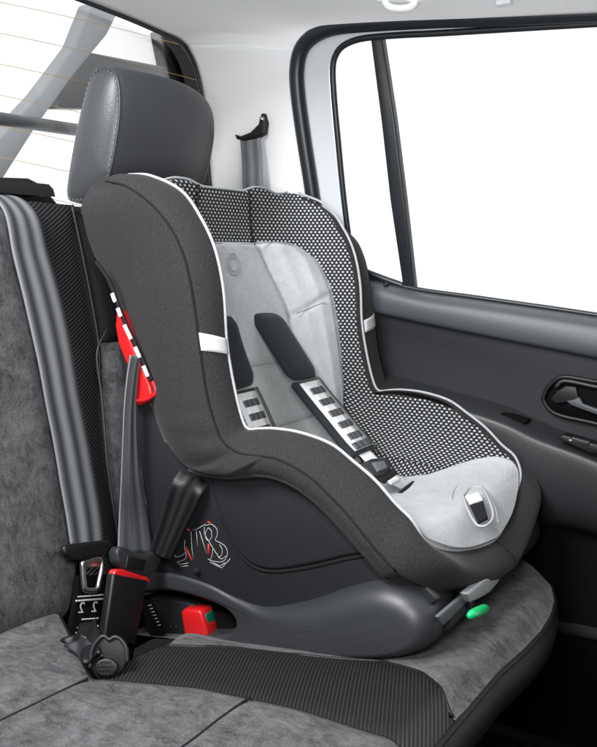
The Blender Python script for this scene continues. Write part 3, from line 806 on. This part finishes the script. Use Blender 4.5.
# middle belt hanging over the backrest
mb = belt_thing('seat_belt', 'grey unfastened seat belt hanging down the left backrest with its metal tongue showing', 'seat belt', bp(85, 560, .05))
CL = [(15, 196), (20, 212), (31, 255), (43, 300), (54, 350), (63, 400), (71, 440), (78, 480), (84, 515), (88, 548)]
OF = [-.06, .030, .036, .038, .038, .036, .034, .034, .036, .04]
LE = [(1, 196), (3, 210), (13, 255), (24, 300), (35, 350), (45, 400), (53, 440), (60, 480), (66, 515), (71, 546)]
Cb = [bp(u, v, o) for (u, v), o in zip(CL, OF)]; Wb = [c-bp(u, v, o) for c, (u, v), o in zip(Cb, LE, OF)]
Cb[0] = Cb[1]+V(0, .05, .028); Wb[0] = Wb[1]; Cb.insert(0, Cb[0]+V(0, .08, -.005)); Wb.insert(0, Wb[1])
ribbon('webbing', Cb, Wb, M_belt, mb, th=.002, n=90, nw=15, folds=lambda a, t: .0008*math.cos(a*4+t*3))
def tongue_stop(parent, L, R_, drop, depth, m, nrm, th=.012):
    """belt stop: rounded bar from L to R_ with a slot lip"""
    e = R_-L; h = drop
    P = [L+e*.02, L+e*.04-h*.28, L+e*.5-h*.30, L+e*.96-h*.28, L+e*.98, L+e*.97+h*.45, L+e*.80+h, L+e*.20+h, L+e*.03+h*.45]
    return prism('belt_stop', [p+nrm*.006 for p in P], -nrm*th, m, parent, bevel=.005, bseg=4)
L0, R0 = bp(60, 549, .046), bp(110, 543, .046)
tongue_stop(mb, L0, R0, bp(88, 560, .046)-bp(88, 547, .046), 0, M_black, NB, .010)
fr = [(82, 563), (101, 560), (98, 586), (96, 590), (86, 590), (84, 586)]
fo = smooth_curve([bp(*p, .047) for p in fr+[fr[0]]], 60)[:-1]
tube('metal_tongue', fo, .0042, M_metal, mb, closed=True)
box('tongue_neck', bp(91.5, 564, .047), (bp(101, 562, .047)-bp(82, 564, .047))*.5, NB*.0025, V(0, 0, .006), M_metal, mb)

# printed label strap below
lab = thing('label_strap', 'black strap with white printed label below the hanging metal tongue', 'label', bp(88, 610, .02))
lp = [bp(u, v, .03) for u, v in [(93, 575), (90, 600), (86, 625), (84, 655)]]
ls = ribbon('strap', lp, [(bp(108, 590, .03)-bp(74, 592, .03))*.5]*3, M_deep, lab, th=.003, n=20)
ex_ = (bp(108, 590, .03)-bp(74, 592, .03)); ex_ /= np.linalg.norm(ex_); ey_ = bp(90, 590, .03)-bp(86, 620, .03); ey_ /= np.linalg.norm(ey_); ez_ = np.cross(ex_, ey_)
ez_ = ez_ if ez_[1] < 0 else -ez_
tx = []
tx.append(text_geo('2', .022, bp(94, 612, .034), -ex_, ey_, ez_)); tx.append(text_geo('2', .022, bp(81, 613, .034), -ex_, ey_, ez_))
random.seed(11)
for v_, u0, u1, r_ in [(596, 78, 103, .0012), (600, 76, 104, .0016), (619, 82, 98, .0012), (623, 86, 94, .0012), (627, 78, 98, .0018), (632, 76, 99, .0014), (636, 83, 90, .0016)]:
    u = u0
    while u < u1:
        w = random.uniform(.8, 3.2); tx.append(tube_geo([bp(u, v_-(u-88)*.08, .0335), bp(min(u+w, u1), v_-(u-88)*.08, .0335)], r_, 5)); u += w+random.uniform(.5, 1.3)
obj('printed_text', *join(*tx), M_white, ls, smooth=False)

# outboard belt: comes from the red guide down to a fastened tongue
ob = belt_thing('seat_belt', 'grey folded seat belt running from the red guide into the red topped buckle', 'seat belt', on(138, 560, 'X', .95))
cl = [((136, 356), .950, 3.6), ((133, 378), .949, 4.6), ((131, 408), .948, 6), ((131, 440), .946, 8), ((132, 480), .943, 10.5), ((134, 515), .945, 14), ((136, 552), .935, 17)]
Cb = [on(u, v, 'X', x) for (u, v), x, w in cl]
Wb = [onp(u+w, v, c, NB)-c for ((u, v), x, w), c in zip(cl, Cb)]
ribbon('webbing', Cb, Wb, M_belt, ob, th=.002, n=70, nw=21, folds=lambda a, t: .006*math.cos(a*7.5)*(1-.75*t))
# dark lap part looping behind
lc = [(200, 470), (192, 480), (185, 491), (178, 510), (170, 531), (160, 556)]; ll = [(186, 462), (177, 474), (171, 486), (165, 508), (158, 530), (150, 553)]
lx = [.995, .975, .962, .960, .958, .955]
lpth = [on(u, v, 'X', x) for (u, v), x in zip(lc, lx)]
lw = [c-on(u, v, 'X', x) for (u, v), x, c in zip(ll, lx, lpth)]
ribbon('lap_webbing', lpth, lw, M_beltdark, ob, th=.003, n=50, nw=15, folds=lambda a, t: .002*math.cos(a*4+1))
nb2 = NB
tp = [(117, 552), (120, 546), (128, 548), (134, 553), (146, 555), (156, 551), (163, 549), (165, 556), (156, 572), (146, 577), (124, 569), (118, 562)]
pb = on(138, 560, 'X', .93)
prism('belt_stop', [onp(u, v, pb+nb2*.012, nb2) for u, v in tp], -nb2*.02, M_tongue, ob, bevel=.004)
tp = [(128, 556), (146, 560), (143, 572), (126, 568)]
prism('stop_inlay', [onp(u, v, pb+nb2*.0135, nb2) for u, v in tp], -nb2*.004, M_black, ob, bevel=.001)
tp = [(122, 568), (148, 576), (146, 580), (121, 572)]
prism('metal_tongue', [onp(u, v, pb, nb2) for u, v in tp], -nb2*.004, M_metal, ob, bevel=.001)

# black buckle with red button
bk = thing('belt_buckle', 'tall black belt buckle with a red top, fastened beside the child seat', 'buckle', on(125, 640, 'X', .93))
def bpl(l, off=0): return [onp(u, v, pb+nb2*off, nb2) for u, v in l]
prism('buckle_body', bpl([(114, 573), (149, 580), (136, 646), (104, 640)], .016), -nb2*.016, M_black, bk, bevel=.004)
prism('red_button', bpl([(116, 569), (122, 569), (148, 577), (151, 581), (149, 584), (113, 577)], .015), -nb2*.014, M_red, bk, bevel=.003)
ribbon('buckle_strap', [onp(122, 640, pb, nb2), onp(118, 665, pb-nb2*.01, nb2), onp(114, 690, pb-nb2*.02, nb2)], [V(.03, 0, 0)]*3, M_deep, bk, th=.004, n=10)
# stowed round buckle
sb = thing('stowed_buckle', 'black rounded stowed buckle pouch lying in the gap between the seat cushions', 'buckle', hit(105, 675))
cc_ = hit(107, 668)+V(-.01, -.01, .03)
fo = []
f_n = CAM-cc_; f_n /= np.linalg.norm(f_n); f_n = V(-.75, -.5, .35); f_n /= np.linalg.norm(f_n)
def fp(u, v, o=0): return onp(u, v, cc_+f_n*o, f_n)
out = [(90, 668), (92, 650), (98, 640), (104, 636), (109, 640), (114, 637), (120, 639), (126, 648), (127, 662), (120, 674), (110, 680), (98, 680)]
pouch = prism('pouch', smooth_curve([fp(*p) for p in out+[out[0]]], 48)[:-1], -f_n*.02, M_black, sb, bevel=.006)
tube('pouch_rim', smooth_curve([fp(*p, .002) for p in out[:9]], 40), .0022, M_tongue, sb)
prism('round_cap', [fp(106+12*math.cos(a), 668+10*math.sin(a), .008) for a in np.linspace(0, 2*math.pi, 25)[:-1]], -f_n*.012, M_black, sb, bevel=.003)
tl = []
for k, v_ in enumerate((662, 666, 670, 674)):
    u = 98+abs(k-1.5)*2
    while u < 113-abs(k-1.5)*2:
        w = random.uniform(1, 2.6); tl.append(tube_geo([fp(u, v_, .0085), fp(u+w, v_, .0085)], .0009, 5)); u += w+1
obj('cap_relief', *join(*tl), M_tongue, sb)
# crumpled strap bits under the label
cb_ = thing('folded_strap', 'crumpled black strap with faint stitching beside the round stowed buckle', 'strap', hit(85, 655))
for k, (a, b, c) in enumerate([((70, 645), (84, 652), (100, 650)), ((74, 655), (84, 662), (96, 676)), ((88, 640), (92, 660), (92, 678))]):
    ribbon('strap', [hit(*q)+V(0, 0, .012+.006*k) for q in (a, b, c)], [V(.004, -.012, .008)]*3, M_tongue if k == 1 else M_black, cb_, th=.003, n=14, folds=lambda a, t: .003*math.sin(9*t+3*a))

# small printed tag beside isofix
tg = thing('fabric_tag', 'small black fabric tag with white print left of the red and green indicator', 'label', on(152, 615, 'X', .97))
tv = bpl([(140, 600), (156, 590), (170, 628), (156, 640)], -.01)
tt = prism('tag', [on(u, v, 'X', .975) for u, v in [(138, 606), (150, 598), (166, 634), (152, 640)]], (.003, 0, 0), M_deep, tg, bevel=.0005)
tx = []
for k in range(7):
    a = on(148+k*1.55, 606+k*3.3, 'X', .9742); b = on(151.2+k*1.55, 605+k*3.3, 'X', .9742)
    tx.append(tube_geo([a, b], .0008, 5))
obj('tag_print', *join(*tx), M_white, tt)

# belt outlet trim on top of the left backrest
bo = thing('belt_outlet', 'black plastic belt outlet on top of the left backrest', 'belt outlet', bp(30, 195, 0))
P0 = [(-40, 178), (0, 177), (30, 178), (42, 184), (66, 212), (60, 216), (0, 205), (-40, 203)]
yy = 1.075
prism('outlet_housing', [on(u, v, 'Y', yy) for u, v in P0], (0, .07, 0), M_black, bo, bevel=.006)
prism('outlet_slot', [on(u, v, 'Y', yy-.002) for u, v in [(-10, 187), (26, 188), (34, 194), (30, 198), (-10, 196)]], (0, .01, 0), M_deep, bo, bevel=.001)
tube('outlet_screw', [on(42, 195, 'Y', yy-.004), on(42, 195, 'Y', yy+.01)], .006, M_metal, bo, seg=12)
tube('outlet_rim', [on(-10, 186, 'Y', yy-.002), on(28, 187, 'Y', yy-.002), on(38, 192, 'Y', yy-.002)], .002, M_tongue, bo)

# ================================================================== CABIN BODY
body = thing('car_cabin', 'pale pillar trim, roof lining and rear window of the car around the bench seat', 'car body', (1.5, 1.2, -.3))
def wp(u, v, off=0):      # door/window plane, leaning inboard towards the roof
    n = V(-1, 0, -.22); n /= np.linalg.norm(n); return onp(u, v, V(1.5, 0, .46)+n*off, n)
E_ = [on(u, v, 'Y', 1.22) for u, v in [(222, 260), (214, 190), (210, 140), (207, 108), (203, 84), (197, 62), (188, 44), (178, 36), (160, 28), (135, 17), (100, 3), (60, -12), (-40, -45), (-200, -90)]]
G_ = [wp(u, v, .006) for u, v in [(326, 262), (316, 192), (308, 140), (303, 110), (301, 88), (301, 68), (305, 52), (311, 43), (320, 35), (340, 29), (400, 23), (480, 19), (600, 13), (760, 6)]]
def loft(name, A, B, m, parent, bulge=0, n1=60, n2=24, nrm=V(0, 0, 1), **k):
    A, B = cr(A, n1), cr(B, n1); G = []
    for i in range(n1):
        G.append([A[i]*(1-s)+B[i]*s+nrm*bulge*4*s*(1-s)*min(1, i/10) for s in np.linspace(0, 1, n2)])
    return gridobj(name, G, m, parent, **k)
loft('pillar_trim', E_[:7], [p for p in G_[:7]], M_trim, body, bulge=.006, nrm=V(-1, 0, 0), solid=.004)
loft('roof_lining', E_[6:], G_[6:], M_head, body, bulge=.012, nrm=V(-.3, 0, 1), solid=.004)
tr = [E_[6]*(1-s)+G_[6]*s+V(-.003, 0, -.001) for s in np.linspace(0, 1, 20)]
tube('trim_joint', tr, .0016, mat('joint_grey', (.3, .31, .32), rough=.9), body, seg=6)
# rear roof bow: lining above the rear window continues to the frame; black rubber round the rear window
Er = cr([on(u, v, 'Y', 1.222) for u, v in [(214, 190), (209, 140), (206, 108), (202, 86), (196, 64), (187, 47), (177, 39), (160, 31), (135, 20), (100, 6), (60, -9), (-40, -42)]], 60)
rwf = tube('rear_window_seal', Er+V(0, .004, 0), .0055, M_rubber, body)
rg_ = [on(u, v, 'Y', 1.25) for u, v in [(-120, 330), (260, 330), (230, 100), (190, 30), (-120, -90)]]
rw = prism('rear_window', rg_, (0, .004, 0), M_glass, body, bevel=0, smooth=False)
hl = []
for k in range(7):
    v0 = 2+k*31
    a = [on(u, v0+.20*u+.0002*u*u, 'Y', 1.248) for u in np.linspace(-40, 205 if k < 4 else 90, 14)]
    hl.append(tube_geo(a, .0005, 5))
obj('heating_wires', *join(*hl), M_amber, rw)
# belt anchor + belt on the pillar
sb2 = thing('shoulder_belt', 'dark shoulder belt hanging from a black anchor loop on the pale pillar trim', 'seat belt', on(255, 135, 'X', 1.47))
T = 1.445
cres = [(234, 134), (240, 136), (250, 132), (258, 124), (261, 113), (264, 113), (266, 122), (264, 134), (257, 138), (244, 141), (236, 139)]
prism('anchor_loop', px_poly(cres, T), (.014, 0, 0), M_black, sb2, bevel=.003)
ribbon('webbing', [on(250, 136, 'X', T+.004), on(252, 165, 'X', T+.004), on(253, 215, 'X', T+.004)], [V(0, -.024, .001)]*3, webbing('slate_belt_webbing', (.10, .105, .11), (.2, .21, .22), 2), sb2, th=.003, n=16)
tube('anchor_bolt', [on(262, 119, 'X', T-.003), on(262, 119, 'X', T+.01)], .005, M_metal, sb2, seg=12)

# roof grab handle
gh = thing('grab_handle', 'pale roof grab handle above the side window at the top edge', 'grab handle', wp(398, 0, .03))
gx = 1.295
tube('grip', smooth_curve([on(u, v, 'X', gx) for u, v in [(384, -4), (386, 3), (391, 7), (400, 8), (409, 7), (414, 3), (416, -4)]], 30), .006, M_trim, gh, seg=12)
for u_ in (385, 415): box('fixing_cap', on(u_, -3, 'X', gx+.006), (.012, 0, 0), (0, .010, 0), (0, 0, .008), M_trim, gh, bevel=.003)
box('coat_hook', on(504, 0, 'X', 1.31), (.006, 0, 0), (0, .012, 0), (0, 0, .008), M_frame, body, bevel=.003)

# ================================================================== DOOR
def dcurve(l, X): return [on(u, v, 'X', X) for u, v in l]
def lofts(name, curves, m, parent=None, **k):
    cv = [cr(c, 60) for c in curves]; G = []
    for i in range(60): G.append(cr([c[i] for c in cv], (len(cv)-1)*5+1))
    return gridobj(name, G, m, parent or door, **k)
C3b = dcurve([(300, 301), (345, 307), (412, 322), (480, 336), (597, 360), (760, 394)], 1.494)
C4 = dcurve([(300, 330), (345, 350), (412, 370), (480, 392), (597, 446), (760, 510)], 1.503)
door = lofts('car_door', [C3b, C4, dcurve([(300, 500), (345, 520), (412, 540), (480, 560), (597, 600), (760, 650)], 1.50)], M_doorD, body, label='dark grey rear side door with its bright side window')
# outer black seal on the body opening
OS = [(322, 262), (312, 192), (304, 140), (298, 95), (297, 68), (302, 48), (315, 35), (335, 27), (370, 23), (440, 19), (520, 16), (620, 11), (760, 4)]
tube('door_seal', smooth_curve([wp(*p, .004) for p in OS], 120), .0145, M_rubber, door, seg=12)
# pale frame between the seals: loft
IS = [(352, 262), (344, 200), (338, 140), (334, 95), (333, 66), (338, 51), (348, 43), (365, 38), (400, 35), (440, 33), (520, 28), (620, 22), (760, 14)]
loft('window_frame', [wp(*p, -.004) for p in OS], [wp(*p, -.012) for p in IS], M_frame, door, bulge=0, n1=100, n2=8, solid=.003)
tube('window_seal', smooth_curve([wp(*p, -.006) for p in IS], 120), .0058, M_rubber, door, seg=10)
# glass pane
gl = [wp(u, v, -.02) for u, v in [(352, 300), (335, 60), (345, 40), (372, 34), (760, 12), (760, 350)]]
prism('window_glass', gl, (.004, 0, 0), M_glass, door, bevel=0, smooth=False)
# division bar
db = [wp(u, v, -.006) for u, v in [(370, 36), (381, 35), (394, 120), (404, 200), (414, 288), (403, 288), (390, 200), (381, 120)]]
prism('division_bar', db, (.02, 0, 0), M_rubber, door, bevel=.003)
# rear lower corner seal of the quarter glass
cq = [wp(*p, -.005) for p in [(345, 255), (352, 264), (364, 271), (384, 279), (404, 286)]]
tube('window_seal', smooth_curve(cq, 30), .0065, M_rubber, door, seg=8)
C1 = dcurve([(300, 262), (345, 270), (412, 288), (480, 298), (597, 315), (760, 342)], 1.515)
C1b = dcurve([(300, 263), (345, 272), (412, 290), (480, 300), (597, 317), (760, 344)], 1.500)
C2 = dcurve([(300, 270), (345, 278), (412, 296), (480, 307), (597, 326), (760, 355)], 1.478)
C2b = dcurve([(300, 284), (345, 291), (412, 306), (480, 320), (597, 343), (760, 378)], 1.470)
C3 = dcurve([(300, 299), (345, 305), (412, 319), (480, 333), (597, 356), (760, 390)], 1.474)
lofts('door_sill', [C1, C1b, C2, C2b, C3, C3b], M_doorU)
tube('window_seal', [p+V(-.012, 0, .001) for p in cr(C1, 50)], .0045, M_rubber, door)
# armrest
A0 = dcurve([(380, 372), (440, 388), (500, 404), (540, 421), (597, 446), (760, 515)], 1.498)
A1 = dcurve([(380, 385), (440, 400), (500, 418), (540, 436), (597, 458), (760, 525)], 1.440)
A2 = dcurve([(380, 395), (440, 412), (500, 432), (540, 450), (597, 470), (760, 540)], 1.425)
A3 = dcurve([(380, 440), (440, 460), (500, 482), (540, 497), (597, 512), (760, 575)], 1.430)
A4 = dcurve([(380, 462), (440, 482), (500, 506), (540, 520), (597, 532), (760, 595)], 1.455)
A5 = dcurve([(380, 470), (440, 490), (500, 512), (540, 526), (597, 538), (760, 600)], 1.499)
lofts('armrest', [A0, A1, A2, A3, A4, A5], M_arm)
# window switch
swp = [on(u, v, 'X', 1.432) for u, v in [(558, 438), (563, 434), (598, 444), (610, 449), (606, 455), (590, 453)]]
sw_ = prism('switch_panel', [p+V(-.006, 0, 0) for p in swp], (.03, 0, 0), M_black, door, bevel=.003)
prism('window_switch', [on(u, v, 'X', 1.424) for u, v in [(567, 440), (572, 437), (590, 442), (588, 447)]], (.01, 0, 0), M_tongue, door, bevel=.002)
tube('switch_mark', [on(569, 440, 'X', 1.4235), on(572, 440.6, 'X', 1.4235)], .0012, M_white, door, seg=6)
prism('pull_pocket', [on(u, v, 'X', 1.452) for u, v in [(500, 413), (527, 421), (520, 434), (506, 428)]], (.03, 0, 0), M_deep, door, bevel=.003)
# door handle bezel and lever
HX = 1.497
bz = [(543, 399), (547, 389), (556, 380), (566, 377), (597, 382), (650, 392), (650, 440), (597, 424), (562, 416), (549, 409)]
bzc = smooth_curve([on(u, v, 'X', HX-.004) for u, v in bz+[bz[0]]], 90)[:-1]
tube('handle_bezel', bzc, .0042, M_black, door, closed=True)
prism('handle_recess', [p+V(.004, 0, 0) for p in bzc], (.006, 0, 0), M_deep, door, bevel=0)
tube('handle_rim_highlight', smooth_curve([on(u, v, 'X', HX-.006) for u, v in [(556, 387), (565, 381), (597, 387), (650, 397)]], 40), .0036, M_arm, door)  # lighter tube paints the highlight along the bezel's inner top edge
prism('handle_cup', [on(u, v, 'X', HX-.006) for u, v in [(550, 399), (557, 391), (566, 386), (576, 387), (580, 402), (568, 402), (556, 404)]], (.006, 0, 0), M_black, door, bevel=.002)
prism('handle_lever', [on(u, v, 'X', HX-.012) for u, v in [(566, 401), (573, 400), (579, 397), (583, 404), (597, 409), (650, 423), (650, 429), (597, 415), (580, 409), (570, 405)]], (.010, 0, 0), M_doorU, door, bevel=.0025)
tube('lock_pin', [on(386, 284, 'X', 1.49), on(386, 286, 'X', 1.485)], .005, M_black, door)
# lower door: pocket lip
P0_ = dcurve([(440, 470), (520, 500), (560, 515), (597, 530), (760, 590)], 1.499)
P1 = dcurve([(440, 560), (520, 590), (560, 600), (597, 608), (760, 650)], 1.47)
P2 = dcurve([(440, 585), (520, 612), (560, 622), (597, 629), (760, 668)], 1.43)
P3 = dcurve([(440, 592), (520, 619), (560, 630), (597, 637), (760, 676)], 1.43)
P4 = dcurve([(440, 720), (520, 735), (560, 745), (597, 755), (760, 790)], 1.46)
lofts('lower_door_panel', [P0_, P1, P2, P3, P4], M_deep)
lofts('pocket_lip', [[p+V(-.004, 0, .004) for p in P2], [p+V(-.005, 0, -.004) for p in P3], [p+V(.01, 0, -.008) for p in P3]], M_doorD)

# ================================================================== FLOOR + OUTSIDE
fl = obj('floor', *box_geo((.8, .25, -.36), (.9, 0, 0), (0, 1.3, 0), (0, 0, .01)), M_floor); tag(fl, kind='structure')
sp = thing('sill_plate', 'black ridged door sill plate on the dark floor beyond the seat', 'sill plate', (1.33, .2, -.34))
for k in range(5):
    box('sill_ridge', (1.28+.03*k, .1, -.345+.004), (.006, 0, 0), (0, .6, 0), (0, 0, .004), M_black, sp)
# roll bar and outside post
rb = thing('roll_bar', 'dark horizontal tube seen through the rear window left of the headrest', 'roll bar', on(30, 125, 'Y', 1.5))
tube('bar', [on(-60, 110, 'Y', 1.5), on(85, 131, 'Y', 1.5)], .014, M_barM, rb, seg=16)
def outside(name, label, cat, poly, y, m, d=.05, bev=.008):
    t = prism(name, [on(u, v, 'Y', y) for u, v in poly], (0, d, 0), m, None, bevel=bev); tag(t, label, cat); return t
outside('slanted_post', 'slanted grey post outside the rear window at top left', 'post', [(92, 2), (119, 12), (108, 34), (72, 78), (36, 128), (0, 185), (-20, 180), (-4, 140), (40, 92), (75, 45)], 1.62, M_post)
outside('dark_panel', 'dark flat load bay panel outside behind the headrest', 'panel', [(64, 80), (92, 52), (205, 74), (205, 106), (150, 110), (56, 108)], 1.75, M_barM)
outside('tailgate_post', 'upright dark grey post outside the rear window corner', 'post', [(160, 30), (192, 40), (204, 96), (172, 92), (166, 60)], 1.95, M_barM)

# ================================================================== LIGHT
w = bpy.data.worlds.new('World'); S.world = w; w.use_nodes = True
N = w.node_tree.nodes; L = w.node_tree.links; bg = N['Background']
tcw = N.new('ShaderNodeTexCoord'); dp = N.new('ShaderNodeVectorMath'); dp.operation = 'DOT_PRODUCT'; dp.inputs[1].default_value = (.8, .35, .49)
L.new(tcw.outputs['Generated'], dp.inputs[0])
mrw = N.new('ShaderNodeMapRange'); mrw.interpolation_type = 'SMOOTHSTEP'; mrw.inputs['From Min'].default_value = -.35; mrw.inputs['From Max'].default_value = .42
mrw.inputs['To Min'].default_value = .10; mrw.inputs['To Max'].default_value = 1.15
L.new(dp.outputs['Value'], mrw.inputs['Value']); L.new(mrw.outputs['Result'], bg.inputs['Strength'])
bg.inputs['Color'].default_value = (.98, .99, 1, 1)
def area(name, loc_, target, size, power, col=(1, 1, 1), sy=None):
    l = bpy.data.lights.new(name, 'AREA'); l.energy = power; l.size = size; l.color = col
    if sy: l.shape = 'RECTANGLE'; l.size_y = sy
    o = bpy.data.objects.new(name, l); COL.objects.link(o); o.location = loc_
    d = Vector(target)-Vector(loc_); o.rotation_euler = d.to_track_quat('-Z', 'Y').to_euler(); return o
area('softbox', (-.15, .80, 1.40), (1.1, .65, .2), .6, 46)
area('headliner_fill', (.30, .2, .55), (1.15, .8, 1.1), .3, 12)  # added fill with no source in the car, brightens the roof lining
area('headrest_fill', (.30, 1.05, 1.0), (1.06, 1.07, .72), .3, 3.5)  # extra fill aimed at the headrest's side panel, stands for no real lamp

S.view_settings.view_transform = 'Standard'; S.view_settings.look = 'None'; S.view_settings.exposure = 0; S.view_settings.gamma = 1
S.render.engine = 'CYCLES'; S.cycles.max_bounces = 6; S.cycles.transparent_max_bounces = 8
S.render.resolution_x = 818; S.render.resolution_y = 1024
